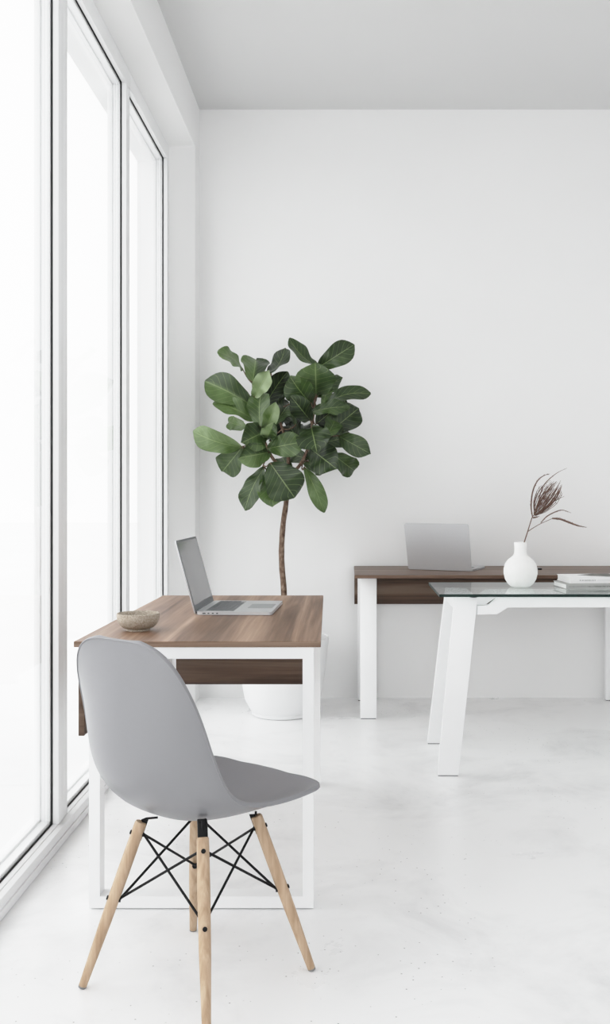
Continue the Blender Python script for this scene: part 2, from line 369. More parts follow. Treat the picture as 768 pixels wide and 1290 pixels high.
# ------------------------------------------------------------------ glass table
GZ0, GZ1 = .748, .760
GT = thing('glass_table', 'clear glass table with splayed white legs and a green glass edge', 'table', (1.09, 4.455, 0))
gx0, gx1, gy0, gy1 = .385, 1.80, 4.18, 4.73
gt = MB()
bm = gt.bm
top = MB().box(gx0+.0015, gx1-.0015, gy0+.0015, gy1-.0015, GZ0, GZ1).build('glass_top', M['table_glass'], GT, smooth=False)
e = MB()      # polished rim, a thin ring round the sheet
for a in ((gx0, gx1, gy0, gy0+.0015), (gx0, gx1, gy1-.0015, gy1), (gx0, gx0+.0015, gy0, gy1), (gx1-.0015, gx1, gy0, gy1)): e.box(*a, GZ0, GZ1)
e.build('glass_edge', M['glass_edge'], top, smooth=False)
xc = (gx0+gx1)/2
def mir(x, s): return x if s > 0 else 2*xc-x
for s in (1, -1):
    for fy, ty in ((4.155, 4.225), (4.685, 4.615)):
        th = .037
        p = [(mir(.3755, s), fy, .004), (mir(.4635, s), fy, .004), (mir(.4635, s), fy+th, .004), (mir(.3755, s), fy+th, .004),
             (mir(.455, s), ty, .742), (mir(.552, s), ty, .742), (mir(.552, s), ty+th, .742), (mir(.455, s), ty+th, .742)]
        if s < 0: p = [p[i] for i in (1, 0, 3, 2, 5, 4, 7, 6)]
        l = MB().hexa(p, .002).build('leg', M['metal'], GT)
        fx = sorted((mir(.378, s), mir(.461, s)))
        MB().box(fx[0], fx[1], fy+.003, fy+th-.003, 0, .0045).build('foot', M['foot'], l, smooth=False)
    q = [(mir(.453, s), .69), (mir(.546, s), .69), (mir(.552, s), .7425), (mir(.459, s), .7425)]
    MB().prism(q, 'y', 4.2635, 4.6135, .0015).build('top_beam', M['metal'], GT)
    for yy in (4.235, 4.625):
        MB().lathe([(0, .742), (.017, .742), (.017, GZ0), (0, GZ0)], (mir(.535, s), yy), 20).build('pad', M['black'], GT)
for yy in (4.232, 4.60):
    half = [(.552, .668), (.637, .668), (.682, .700), (xc, .700), (xc, .738), (.637, .738), (.602, .706), (.552, .706)]
    low = half[:3]+[(2*xc-x, z) for x, z in half[2::-1]]
    up = half[5:]; up = [(2*xc-x, z) for x, z in up[::-1]]+up
    MB().prism(low+up, 'y', yy, yy+.032, .0015).build('rail', M['metal'], GT)

# ------------------------------------------------------------------ chair
C0 = (-.363, 2.426); F0 = math.atan2(.82, .572)
SHELL = {'pose': [-0.0648, -0.0403, 0.066], 'prof': [[0.2826, 0.4324], [0.1261, 0.3977], [-0.0024, 0.3864], [-0.1024, 0.4047], [-0.172, 0.4619], [-0.2096, 0.5573], [-0.2201, 0.689], [-0.2243, 0.8456]], 'hw': [0.2292, 0.2297, 0.2339, 0.2388, 0.235, 0.2166, 0.1938], 'curl': [0.0028, 0.0448, 0.0752, 0.0839, 0.069, -0.0013], 'rd': [0.0513, 2.8813, 0.7704, 3.8016]}
yaw, cx_, cy_ = SHELL['pose']; cx_ += .004; th = F0+yaw
def surf(nt_, nq, lift=0.0):
    q = np.linspace(-1, 1, nq); t_ = .0015+.997*(.5-.5*np.cos(PI*np.linspace(0, 1, nt_)))
    te, Q = np.meshgrid(t_, q, indexing='ij'); A = abs(Q)
    tf, kf, tt, kt = SHELL['rd']                                   # rounded front edge and rounded top
    m_ = (1-np.clip((tf-te)/tf, 0, 1)**kf)**(1/kf)*(1-np.clip((te-tt)/(1-tt), 0, 1)**kt)**(1/kt)
    P = spl(SHELL['prof'], te); dP = spl(SHELL['prof'], te+.01)-spl(SHELL['prof'], te-.01); dP /= np.linalg.norm(dP, axis=-1, keepdims=True)+1e-9
    Nn = np.stack([dP[..., 1], -dP[..., 0]], -1); hw = spl(SHELL['hw'], te)*m_; c = spl(SHELL['curl'], te)*A**2.5
    u = Q*hw; v_ = P[..., 0]+Nn[..., 0]*c; z = P[..., 1]+Nn[..., 1]*c
    x = C0[0]+cx_+u*math.sin(th)+v_*math.cos(th); y = C0[1]+cy_-u*math.cos(th)+v_*math.sin(th)
    return x, y, z
CH1 = thing('side_chair', 'grey moulded plastic shell chair with splayed pale wooden legs in front of the desk', 'chair', (C0[0], C0[1], 0))
X, Y, Z = surf(64, 29)
s_ = MB(); g = [[s_.bm.verts.new((X[i, j], Y[i, j], Z[i, j])) for j in range(29)] for i in range(64)]
for i in range(63):
    for j in range(28): s_.bm.faces.new((g[i][j], g[i][j+1], g[i+1][j+1], g[i+1][j]))
shell = s_.build('seat_shell', M['shell'], CH1, angle=180)
# orient so the normals point up/forward (the sitter's side)
me = shell.data
if sum(p.normal.z for p in me.polygons if p.center.z < .46) < 0: me.flip_normals()
so = shell.modifiers.new('thick', 'SOLIDIFY'); so.thickness = .0085; so.offset = 1; so.use_rim = True
bv = shell.modifiers.new('lip', 'BEVEL'); bv.width = .003; bv.segments = 3; bv.limit_method = 'ANGLE'; bv.angle_limit = math.radians(60)
ring = [(0, j) for j in range(29)]+[(i, 28) for i in range(1, 64)]+[(63, j) for j in range(27, -1, -1)]+[(i, 0) for i in range(62, 0, -1)]
rp = np.array([(X[i, j], Y[i, j], Z[i, j]) for i, j in ring]); nr = len(rp)
# inward normals along the rim so the rolled lip is centred on the thickness
gy_ = np.gradient(np.stack([X, Y, Z], -1), axis=1)
nn_ = np.cross(gy_, np.gradient(np.stack([X, Y, Z], -1), axis=0)); nn_ /= np.linalg.norm(nn_, axis=-1, keepdims=True)+1e-9
if nn_[24, 14, 2] < 0: nn_ = -nn_
rn = np.array([nn_[i, j] for i, j in ring]); rp = rp+rn*.0035
for _ in range(3): rp = (np.roll(rp, 1, 0)+2*rp+np.roll(rp, -1, 0))/4
lipm = MB(); rr_n = 12; rings = []
for i in range(nr):
    d = Vector(rp[(i+1) % nr]-rp[i-1]).normalized(); a_ = Vector(rn[i]); a_ = (a_-d*a_.dot(d)).normalized(); c_ = d.cross(a_)
    rings.append([lipm.bm.verts.new(Vector(rp[i])+a_*.0062*math.cos(2*PI*k/rr_n)+c_*.0028*math.sin(2*PI*k/rr_n)) for k in range(rr_n)])
for i in range(nr):
    r0, r1 = rings[i], rings[(i+1) % nr]
    for k in range(rr_n): lipm.bm.faces.new((r0[k], r0[(k+1) % rr_n], r1[(k+1) % rr_n], r1[k]))
lipm.build('rolled_edge', M['shell'], shell, angle=180)
XX, YY, ZZ = [a.ravel() for a in surf(90, 61)]
def under(x, y):
    d = (XX-x)**2+(YY-y)**2; k = np.argsort(d)[:60]; return float(ZZ[k].min()) if d[k[0]] < .001 else .43
feet = {'A': (-.638, 2.381), 'B': (-.089, 2.470), 'C': (-.42, 2.694), 'D': (-.307, 2.158)}
LT = {}
for n_, (x, y) in feet.items():
    foot = Vector((x, y, 0)); dx, dy = x-C0[0], y-C0[1]
    k_ = .50
    topp = Vector((C0[0]+dx*k_, C0[1]+dy*k_, (.392 if n_ != 'D' else .393)))
    LT[n_] = (topp, foot)
def along(n_, t_): return LT[n_][0].lerp(LT[n_][1], t_)
order = ['D', 'B', 'C', 'A']
ctr = Vector((C0[0], C0[1], 0))
legs = {}
for n_ in order:
    tp, ft = LT[n_]; d = (ft-tp).normalized()
    l = MB().tube([tp, tp+d*.004, tp.lerp(ft, .3), tp.lerp(ft, .6), tp.lerp(ft, .985)], [.0125, .0145, .0150, .0138, .0098], 20).build('leg', M['beech'], CH1)
    legs[n_] = l
    MB().tube([tp.lerp(ft, .984), ft-d*.0015], [.0098, .0095], 18).build('foot_cap', M['foot'], l)
    out = Vector((tp.x-ctr.x, tp.y-ctr.y, 0)).normalized(); tang = Vector((-out.y, out.x, 0))
    for tt in (.075, .47):                                        # bolts on the outer face and the inner side
        c = tp.lerp(ft, tt); nrm = (out+Vector((0, 0, .4))).normalized()
        MB().tube([c+nrm*.0135, c+nrm*.0165, c+nrm*.0175], [.0055, .0055, .0035], 14).build('bolt', M['black'], l)
    # slot plate that carries the leg, running up to the mount under the shell
    zc = under(tp.x, tp.y)
    pl = MB()
    w_ = tang*.0022
    a0 = tp.lerp(ft, .115); 
    inner = -out
    base = [a0+inner*.0162, a0+inner*.002, tp+inner*.002-d*.004, tp+inner*.0160-d*.004]
    pl.hexa([p-w_ for p in base]+[p+w_ for p in base])
    k0 = tp-d*.003; k1 = Vector((tp.x-out.x*.012, tp.y-out.y*.012, max(zc-.004, tp.z+.006)))
    k2 = Vector((tp.x-out.x*.04, tp.y-out.y*.04, under(tp.x-out.x*.04, tp.y-out.y*.04)+.007))
    r_ = .0035 if n_ != 'D' else .0085
    if n_ == 'D':
        hw_ = tang*.0115
        pts = [k0+d*.004+inner*.011, k0+d*.004-inner*.008, k1-inner*.008, k1+inner*.02]
        pl.hexa([p-hw_ for p in pts]+[p+hw_ for p in pts], .002)
    pl.tube([k0, k1, k2] if n_ == 'A' else [k0, Vector((k0.x, k0.y, zc+.004))], .0028 if n_ != 'D' else .004, 8)
    pl.build('bracket', M['black'], CH1)
for a, b_ in (('D', 'B'), ('B', 'C'), ('C', 'A'), ('A', 'D')):
    for p, q in ((a, b_), (b_, a)):
        P0, P1 = along(p, .075), along(q, .47)
        inn = lambda P: (Vector((ctr.x-P.x, ctr.y-P.y, 0)).normalized())
        P0 = P0+inn(P0)*.0125; P1 = P1+inn(P1)*.0125
        dd = (P1-P0).normalized(); off = (Vector((0, 0, 1)).cross(dd)).normalized()*(.0034 if p == a else -.0034)
        MB().tube([P0+off, P1+off], .0032, 10).build('brace_rod', M['black'], CH1)
for n_ in order:                                                  # rod ends meet in a stud on the inner side of the leg
    for tt in (.075, .47):
        c = along(n_, tt); i_ = Vector((ctr.x-c.x, ctr.y-c.y, 0)).normalized()
        MB().tube([c+i_*.009, c+i_*.017], .0075, 12).build('stud', M['black'], legs[n_])
# ------------------------------------------------------------------ potted fig tree
PX_, PY_ = -.35, 5.33
PT = thing('potted_fig_tree', 'tall fiddle leaf fig tree in a big white pot near the back wall', 'plant', (PX_, PY_, 0))
pot = MB().lathe([(0, .012), (.150, .012), (.168, .022), (.180, .042), (.204, .088), (.222, .19), (.238, .315), (.247, .412), (.243, .417), (.236, .414), (.228, .35), (.222, .30), (0, .30)], (PX_, PY_)).build('pot', M['pot'], PT)
MB().lathe([(0, 0), (.156, 0), (.166, .006), (.168, .020), (.164, .024), (0, .024)], (PX_, PY_)).build('saucer', M['pot'], PT)
MB().lathe([(0, .385), (.12, .382), (.226, .372), (.226, .305), (0, .305)], (PX_, PY_)).build('soil', M['soil'], PT)
TD = 5.33
def tp_(px, py, dd=0): return at(px, py, TD+dd)
tk = curve([(PX_+.005, PY_, .37), tp_(357.5, 748), tp_(355, 715), tp_(354.5, 690), tp_(356.5, 660), tp_(360, 635), tp_(362, 608), tp_(362, 590)], 40)
tb = MB().tube(tk, [.0165-.0035*i/39+.0005*math.sin(i*1.3) for i in range(40)], 12); tb.build('trunk', M['bark'], PT)
br_paths = [[tp_(362, 594), tp_(350, 585, -.02), tp_(340, 572, -.03), tp_(331, 550, -.04), tp_(326, 530, -.03), tp_(320, 505, 0), tp_(318, 482, .02)],
            [tp_(362, 594), tp_(372, 592, -.02), tp_(381, 580, -.03), tp_(389, 560, -.02), tp_(393, 535, 0), tp_(396, 510, .01), tp_(398, 480, .02), tp_(400, 458, .03)],
            [tp_(362, 596), tp_(363, 575, .03), tp_(360, 555, .05), tp_(352, 530, .05), tp_(344, 505, .06), tp_(341, 470, .06)],
            [tp_(340, 572, -.03), tp_(334, 580, -.06), tp_(330, 590, -.08)],
            [tp_(381, 580, -.03), tp_(380, 590, -.06)]]
branches = MB(); bpts = []
for i, p in enumerate(br_paths):
    c = curve(p, 24); bpts += c
    branches.tube(c, [(.0105 if i < 3 else .006)*(1-.55*k/23) for k in range(24)], 8)

leafbm = bmesh.new(); uvl = leafbm.loops.layers.uv.new('leaf'); tone_l = leafbm.verts.layers.float.new('tone')
PROF_T = np.linspace(0, 1, 12); PROF_W = [.06, .40, .58, .68, .77, .87, .96, 1.0, .98, .86, .60, .05]
rl_ = random.Random(11)
def leaf(bx, by, tx, ty, w, db=0, sg=-1, roll=0, fold=.25, bend=.12, tone=.35, L=.215, two=None):
    """base and tip as seen in the photo, true width in px, depth of the base, lean towards (-1) or away (+1) from the room"""
    l = math.hypot(tx-bx, ty-by)/234.5
    dt = db+sg*min(.15, math.sqrt(max(0, L*L-l*l)))
    dt = max(-.30, min(.30, dt))
    Bp, Tp = tp_(bx, by, db), tp_(tx, ty, dt)
    ax = Tp-Bp; Ln = ax.length; axn = ax.normalized()
    view = (Vector((0, 0, CH))-(Bp+Tp)/2).normalized()
    side_ = axn.cross(view).normalized(); nrm = side_.cross(axn).normalized()
    R = Matrix.Rotation(math.radians(roll), 3, axn); side_ = R @ side_; nrm = R @ nrm
    hw = w/234.5/2*1.15; nu, nv = 9, 17
    ph1, ph2 = rl_.uniform(0, 6.3), rl_.uniform(0, 6.3); fr = rl_.uniform(1.5, 2.6)
    rows = []
    for i in range(nv):
        t_ = i/(nv-1); wd = hw*float(np.interp(t_, PROF_T, PROF_W)); row = []
        if t_ > .8: wd *= 1
        for j in range(nu):
            q = -1+2*j/(nu-1)
            p = Bp+ax*t_+nrm*(bend*Ln*(math.sin(PI*t_)*1.0))+side_*(q*wd)
            p = p+nrm*(fold*abs(q)*wd*(1 if abs(q) > .01 else 0))
            p = p+nrm*((.0115 if abs(roll) < 30 else .008)*abs(q)**2*math.sin(fr*2*PI*t_+(ph1 if q < 0 else ph2)))
            p = p-nrm*(.0015*math.cos(2*PI*7*(t_-abs(q)*.27))*abs(q)*(1-abs(q)))
            v_ = leafbm.verts.new(p); tv = tone
            if two is not None and q > 0.05: tv = two  # second tone paints how light falls on the other side of the fold
            v_[tone_l] = tv; row.append((v_, (j/(nu-1), t_)))
        rows.append(row)
    for i in range(nv-1):
        for j in range(nu-1):
            q4 = (rows[i][j], rows[i][j+1], rows[i+1][j+1], rows[i+1][j])
            f_ = leafbm.faces.new([k[0] for k in q4]); f_.smooth = True
            for lp, k in zip(f_.loops, q4): lp[uvl].uv = k[1]
    # petiole to the nearest twig
    nb = min(bpts, key=lambda c: (c-Bp).length)
    if (nb-Bp).length > .004:
        m_ = (nb+Bp)/2-Vector((0, 0, .012))
        branches.tube(curve([nb, m_, Bp, Bp+ax*.06+nrm*(bend*Ln*.19)], 8), [.0042, .004, .0036, .0033, .003, .003, .0028, .002], 6)

LEAVES = [
 # back / filler leaves first
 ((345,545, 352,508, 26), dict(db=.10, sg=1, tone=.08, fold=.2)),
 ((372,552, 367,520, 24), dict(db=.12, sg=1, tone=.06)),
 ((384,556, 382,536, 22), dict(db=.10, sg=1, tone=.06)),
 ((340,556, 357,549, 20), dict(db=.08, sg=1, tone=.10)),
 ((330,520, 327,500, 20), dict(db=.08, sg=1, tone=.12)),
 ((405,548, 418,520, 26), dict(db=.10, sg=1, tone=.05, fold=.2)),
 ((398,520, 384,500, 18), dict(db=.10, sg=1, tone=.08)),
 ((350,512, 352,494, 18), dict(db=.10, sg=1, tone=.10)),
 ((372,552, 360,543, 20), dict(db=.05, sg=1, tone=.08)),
 # upper left
 ((306,466, 274,443, 25), dict(db=.04, sg=-1, roll=58, tone=.66, bend=.10, fold=.1)),
 ((337,470, 359,438, 27), dict(db=.05, sg=1, roll=-55, tone=.10, bend=-.12, fold=.1)),
 ((318,482, 322,453, 33), dict(db=.02, sg=1, tone=.62, two=.18, fold=.35)),
 ((320,500, 339,466, 19), dict(db=-.06, sg=-1, tone=.80, two=.92, fold=.15)),
 ((318,511, 258,480, 34), dict(db=-.02, sg=-1, tone=.60, two=.28, fold=.45, bend=.12, roll=10)),
 ((324,532, 268,508, 24), dict(db=-.06, sg=-1, roll=35, tone=.66, two=.55, fold=.35)),
 ((328,540, 329,494, 27), dict(db=-.12, sg=1, tone=.44, roll=-20, fold=.3)),
 ((333,512, 362,468, 24), dict(db=.0, sg=1, tone=.06, roll=15, fold=.2, bend=-.1)),
 ((369,506, 350,485, 18), dict(db=.03, sg=1, tone=.28, two=.5, roll=30)),
 ((335,541, 347,507, 17), dict(db=-.10, sg=-1, tone=.72, two=.85, fold=.3)),
 ((346,534, 364,508, 19), dict(db=-.03, sg=1, tone=.22, two=.45)),
 ((336,552, 344,533, 18), dict(db=-.12, sg=-1, tone=.75, two=.35, fold=.3)),
 # left
 ((306,564, 243,543, 27), dict(db=-.02, sg=-1, tone=.64, two=.70, bend=.2, fold=.2, roll=-15)),
 ((314,539, 288,532, 17), dict(db=.02, sg=1, tone=.55, two=.7)),
 ((333,544, 304,558, 32), dict(db=-.10, sg=-1, tone=.46, two=.32, fold=.25, bend=.12)),
 ((339,570, 300,577, 27), dict(db=-.12, sg=-1, tone=.60, two=.34, fold=.3, bend=.12)),
 ((306,562, 280,594, 31), dict(db=-.02, sg=1, tone=.38, fold=.15, bend=.1)),
 ((333,588, 308,643, 23), dict(db=-.08, sg=-1, tone=.30, roll=22, fold=.15, bend=.12)),
 ((340,591, 344,638, 31), dict(db=-.06, sg=-1, tone=.56, bend=.08, fold=.12)),
 ((366,594, 355,576, 18), dict(db=.04, sg=1, tone=.32)),
 ((340,583, 371,627, 44), dict(db=-.14, sg=-1, tone=.18, two=.26, bend=.12, fold=.12)),
 # centre
 ((337,565, 384,556, 27), dict(db=-.12, sg=-1, tone=.42, two=.50, bend=.16, fold=.15)),
 ((390,579, 363,571, 20), dict(db=-.03, sg=1, tone=.30)),
 ((382,582, 406,591, 18), dict(db=-.03, sg=1, tone=.34)),
 ((375,556, 364,535, 22), dict(db=.0, sg=1, tone=.08)),
 ((392,508, 365,474, 32), dict(db=-.04, sg=-1, tone=.34, two=.40, fold=.3, roll=-15)),
 ((391,530, 366,499, 23), dict(db=-.07, sg=-1, tone=.08, two=.12, fold=.25)),
 ((372,536, 366,517, 12), dict(db=.03, sg=1, tone=.4)),
 ((392,538, 399,570, 37), dict(db=-.14, sg=-1, tone=.16, two=.20, bend=.14, fold=.15)),
 ((391,565, 424,591, 34), dict(db=-.09, sg=-1, tone=.12, two=.18, bend=.12, fold=.15)),
 # right
 ((398,534, 436,504, 34), dict(db=.06, sg=1, tone=.06)),
 ((414,545, 452,514, 31), dict(db=.04, sg=1, tone=.20, two=.15, fold=.2)),
 ((390,520, 441,513, 17), dict(db=-.06, sg=-1, tone=.30, two=.42, roll=-20, bend=.15)),
 ((408,510, 467,496, 21), dict(db=.0, sg=-1, tone=.30, two=.22, roll=-35, bend=.18, fold=.2)),
 ((406,511, 413,488, 13), dict(db=-.01, sg=1, tone=.50)),
 ((399,500, 431,475, 18), dict(db=.0, sg=1, tone=.36, two=.40, roll=25, bend=-.1)),
 ((398,498, 397,457, 44), dict(db=-.05, sg=-1, tone=.52, two=.34, fold=.38, bend=.04)),
 ((399,464, 446,434, 27), dict(db=.03, sg=1, tone=.24, two=.36, roll=0, bend=.14, fold=.2)),
 ((399,462, 364,426, 22), dict(db=.04, sg=1, roll=48, tone=.40, two=.3, bend=-.1)),
 ((410,553, 423,527, 21), dict(db=-.08, sg=1, tone=.50, fold=.1)),
 ((405,558, 442,550, 22), dict(db=-.03, sg=1, tone=.22, two=.28)),
 ((426,549, 467,572, 23), dict(db=-.02, sg=-1, tone=.32, two=.30, bend=.22, fold=.15)),
 ((416,570, 446,593, 25), dict(db=-.02, sg=1, tone=.42, two=.38, bend=.14)),
 ((383,588, 408,646, 19), dict(db=-.08, sg=-1, tone=.58, two=.62, roll=-15, bend=.1, fold=.2)),
]
for a in LEAVES: leaf(*a[0], **a[1])
lm = bpy.data.meshes.new('foliage')
for v in leafbm.verts: v.co -= Vector((PX_, PY_, 0))
leafbm.to_mesh(lm); leafbm.free(); lm.materials.append(M['leaf'])
lo = bpy.data.objects.new('foliage', lm); COL.objects.link(lo); lo.parent = PT
branches.build('branches', M['bark'], PT)

# ------------------------------------------------------------------ laptops
def laptop(hL, hR, depth, lid, tilt, label, z, group='laptops'):
    """hL..hR: hinge ends as the sitter sees them reversed; base extends to the right-hand normal of hL->hR"""
    hL, hR = Vector((hL[0], hL[1], 0)), Vector((hR[0], hR[1], 0))
    a = (hR-hL); Wd = a.length; a.normalize(); n_ = Vector((a.y, -a.x, 0))          # n_: from hinge to the front edge
    root = thing('laptop', label, 'laptop', (hL.x, hL.y, z), group)
    def P(u, d, h): return hL+a*u+n_*d+Vector((0, 0, z+h))
    def slab(pts_fn, u0, u1, d0, d1, h0, h1, r_, mb):
        pts = []
        for cu, cd, a0 in ((u1-r_, d1-r_, 0), (u0+r_, d1-r_, 90), (u0+r_, d0+r_, 180), (u1-r_, d0+r_, 270)):
            for k in range(6): an = math.radians(a0+18*k); pts.append((cu+r_*math.cos(an), cd+r_*math.sin(an)))
        lo_ = [mb.bm.verts.new(pts_fn(u, d, h0)) for u, d in pts]; hi_ = [mb.bm.verts.new(pts_fn(u, d, h1)) for u, d in pts]
        mb.bm.faces.new(lo_[::-1]); mb.bm.faces.new(hi_); n__ = len(pts)
        for k in range(n__): mb.bm.faces.new((lo_[k], lo_[(k+1) % n__], hi_[(k+1) % n__], hi_[k]))
        return mb
    base = slab(P, 0, Wd, 0, depth, .0015, .0125, .012, MB()).build('base', M['silver'], root, angle=40)
    for u in (.03, Wd-.03):
        for d in (.03, depth-.03): MB().tube([P(u, d, 0), P(u, d, .002)], .007, 12).build('rubber_foot', M['port'], base)
    slab(P, .022, Wd-.022, .026, .128, .0125, .0128, .004, MB()).build('keyboard_well', M['keywell'], base)
    kb = MB()
    for r_ in range(6):
        n_k = 14 if r_ < 5 else 8; kw = (Wd-.05)/14; d0 = .029+r_*.0162
        u = .025
        for c in range(n_k):
            ww = kw if not (r_ == 5 and c == 3) else kw*5
            if r_ == 5 and c > 3 and u+kw > Wd-.024: break
            slab(P, u+.0012, u+ww-.0012, d0+.001, d0+.0150, .0128, .0141, .0015, kb); u += ww
    kb.build('keyboard', M['keys'], base)
    slab(P, Wd*.31, Wd*.69, depth-.10, depth-.012, .01251, .0127, .006, MB()).build('trackpad', M['keywell'], base)
    for d, ln in ((.022, .011), (.040, .006), (.055, .006), (.070, .006)):
        q = [P(-.0004, d, .005), P(.0016, d, .005), P(.0016, d+ln, .005), P(-.0004, d+ln, .005)]
        MB().hexa(q+[p+Vector((0, 0, .0032)) for p in q]).build('port', M['port'], base, smooth=False)
    tr = math.radians(tilt)
    upv = Vector((0, 0, math.cos(tr)))-n_*math.sin(tr); nn = n_*math.cos(tr)+Vector((0, 0, math.sin(tr)))
    O = hL-n_*.0012+Vector((0, 0, z+.0035))
    def Q(u, d, h): return O+a*u+upv*d+nn*h
    lo_ = slab(Q, 0, Wd, 0, lid, -.0045, 0, .010, MB()).build('lid', M['silver'], root, angle=40)
    slab(Q, .0004, Wd-.0004, .0004, lid-.0004, 0, .0016, .010, MB()).build('bezel', M['keys'], lo_)
    slab(Q, .008, Wd-.008, .030, lid-.008, .0016, .0019, .004, MB()).build('screen', M['screen'], lo_)
    MB().tube([Q(.03, .010, .001), Q(Wd-.03, .010, .001)], .0035, 12).build('hinge', M['keys'], root)
    return root

laptop((-.524, 3.427), (-.509, 3.780), .262, .263, 15.5, 'open silver laptop turned sideways on the near desk by the windows', ZT1)
laptop((.664, 5.305), (.334, 5.455), .245, .261, 14.5, 'open silver laptop showing the back of its lid on the far desk', ZT1)

# ------------------------------------------------------------------ small things
bx_, by_ = -.6455, 3.055; z = ZT1
tag(MB().lathe([(0, z+.004), (.030, z+.004), (.031, z), (.036, z), (.0365, z+.006), (.047, z+.010), (.057, z+.019), (.0635, z+.032), (.0655, z+.044), (.0648, z+.0525), (.0625, z+.0535), (.0612, z+.051), (.0615, z+.043), (.059, z+.032), (.052, z+.020), (.038, z+.012), (0, z+.010)], (bx_, by_)).build('bowl', M['stoneware'], angle=60),
    'small speckled beige stoneware bowl on the near desk corner', 'bowl')
vx, vy = .785, 4.515; z = GZ1
tag(MB().lathe([(0, z+.003), (.038, z), (.044, z+.002), (.058, z+.014), (.070, z+.034), (.0765, z+.060), (.0765, z+.080), (.071, z+.102), (.058, z+.122), (.041, z+.135), (.032, z+.143), (.0285, z+.154), (.0275, z+.170), (.0285, z+.201), (.0275, z+.2025), (.0245, z+.201), (.0235, z+.17), (.025, z+.152), (.04, z+.128), (.06, z+.1), (.068, z+.07), (.06, z+.03), (.03, z+.012), (0, z+.012)], (vx, vy)).build('vase', M['vase'], angle=70),
    'round matt white bud vase holding a dried stem on the glass table', 'vase')

# dried flower: measured on its own enlarged view (scale 6.98, origin 640,580)
def df(x, y, d=0): return at(640+x/6.98, 580+y/6.98, vy+d)
FL = thing('dried_flower', 'dried brown flower stem with feathery head leaning out of the white vase', 'dried flower', (vx, vy, GZ1+.013))
s_ = MB(); s_.tube(curve([(vx-.012, vy, GZ1+.014), (vx-.008, vy, GZ1+.12), df(140, 720), df(170, 625), df(208, 505), df(222, 485)], 24), [.0034-.0014*i/23 for i in range(24)], 8)
s_.tube(curve([df(172, 625), df(225, 590, -.01), df(285, 556, -.02), df(385, 512, -.03)], 14), [.002-.0008*i/13 for i in range(14)], 7)
s_.build('stem', M['dried'], FL)
rf = random.Random(5)
def ribbon(mb, pts, wmax, fuzz=0, n=26, start=.25):
    """narrow dried blade: a tapered tube with short bristles"""
    c = curve(pts, n)
    rad = [max(.0006, wmax*math.sin(PI*min(1, (i/(n-1))*(1-start)+start))**.8) for i in range(n)]
    mb.tube(c, rad, 6)
    for _ in range(fuzz):
        i = rf.randrange(1, n-2); d = (c[i+1]-c[i]).normalized(); o_ = Vector((rf.uniform(-1, 1), rf.uniform(-1, 1), rf.uniform(-1, 1))).normalized()
        mb.tube([c[i], c[i]+d*.007+o_*(rad[i]+.0035)], [.0008, .0004], 3)
for pts, w_, fz in (([df(212, 500), df(200, 400, -.01), df(214, 275, -.02), df(255, 182, -.02), df(308, 136, -.02), df(365, 118, -.02)], .0034, 60),
                    ([df(236, 450), df(223, 370, -.02), df(245, 290, -.03), df(275, 228, -.03)], .002, 12),
                    ([df(222, 490), df(262, 370, .01), df(302, 235, .02), df(365, 160, .02), df(440, 103, .03), df(515, 68, .03)], .0022, 14),
                    ([df(240, 485), df(318, 418, -.01), df(415, 352, -.02), df(490, 316, -.02)], .0026, 26),
                    ([df(215, 505), df(240, 500), df(270, 492)], .0036, 8),
                    ([df(285, 548, -.02), df(340, 492, -.03), df(420, 450, -.04), df(480, 438, -.05), df(552, 462, -.06)], .0026, 22),
                    ([df(385, 510, -.03), df(455, 516, -.04), df(545, 550, -.05), df(620, 576, -.06), df(692, 588, -.07)], .0044, 70)):
    mb = MB(); ribbon(mb, pts, w_, fz); mb.build('bract', M['dried'], FL)
hd = MB()
b0, b1 = df(228, 488), df(462, 158); axv = b1-b0; LL = axv.length; axn = axv.normalized()
e1 = axn.cross(Vector((0, 1, 0))).normalized(); e2 = axn.cross(e1)
for k in range(58):
    a = rf.uniform(0, 2*PI); rr_ = math.sqrt(rf.uniform(.05, 1)); ln = rf.uniform(.72, 1.0)*(1-.18*rr_*rr_)
    o_ = e1*math.cos(a)+e2*math.sin(a)
    pts = []
    for t_ in np.linspace(.02, ln, 9):
        pr = .118/2*math.sin(PI*min(1, t_*.86)**.95)**.9
        pts.append(b0+axv*float(t_)+o_*pr*rr_*.95+Vector((rf.uniform(-1, 1), rf.uniform(-1, 1), rf.uniform(-1, 1)))*.0018)
    hd.tube(pts, [.0007+.0005*math.sin(PI*i/8) for i in range(9)], 4)
    for q in range(4):
        i = rf.randrange(3, 8); d = (pts[i]-pts[i-1]).normalized()
        ov = (o_+Vector((rf.uniform(-1, 1), rf.uniform(-1, 1), rf.uniform(-1, 1)))).normalized()
        hd.tube([pts[i], pts[i]+d*.008+ov*.004], [.0009, .0004], 3)
hd.build('flower_head', M['dried'], FL)

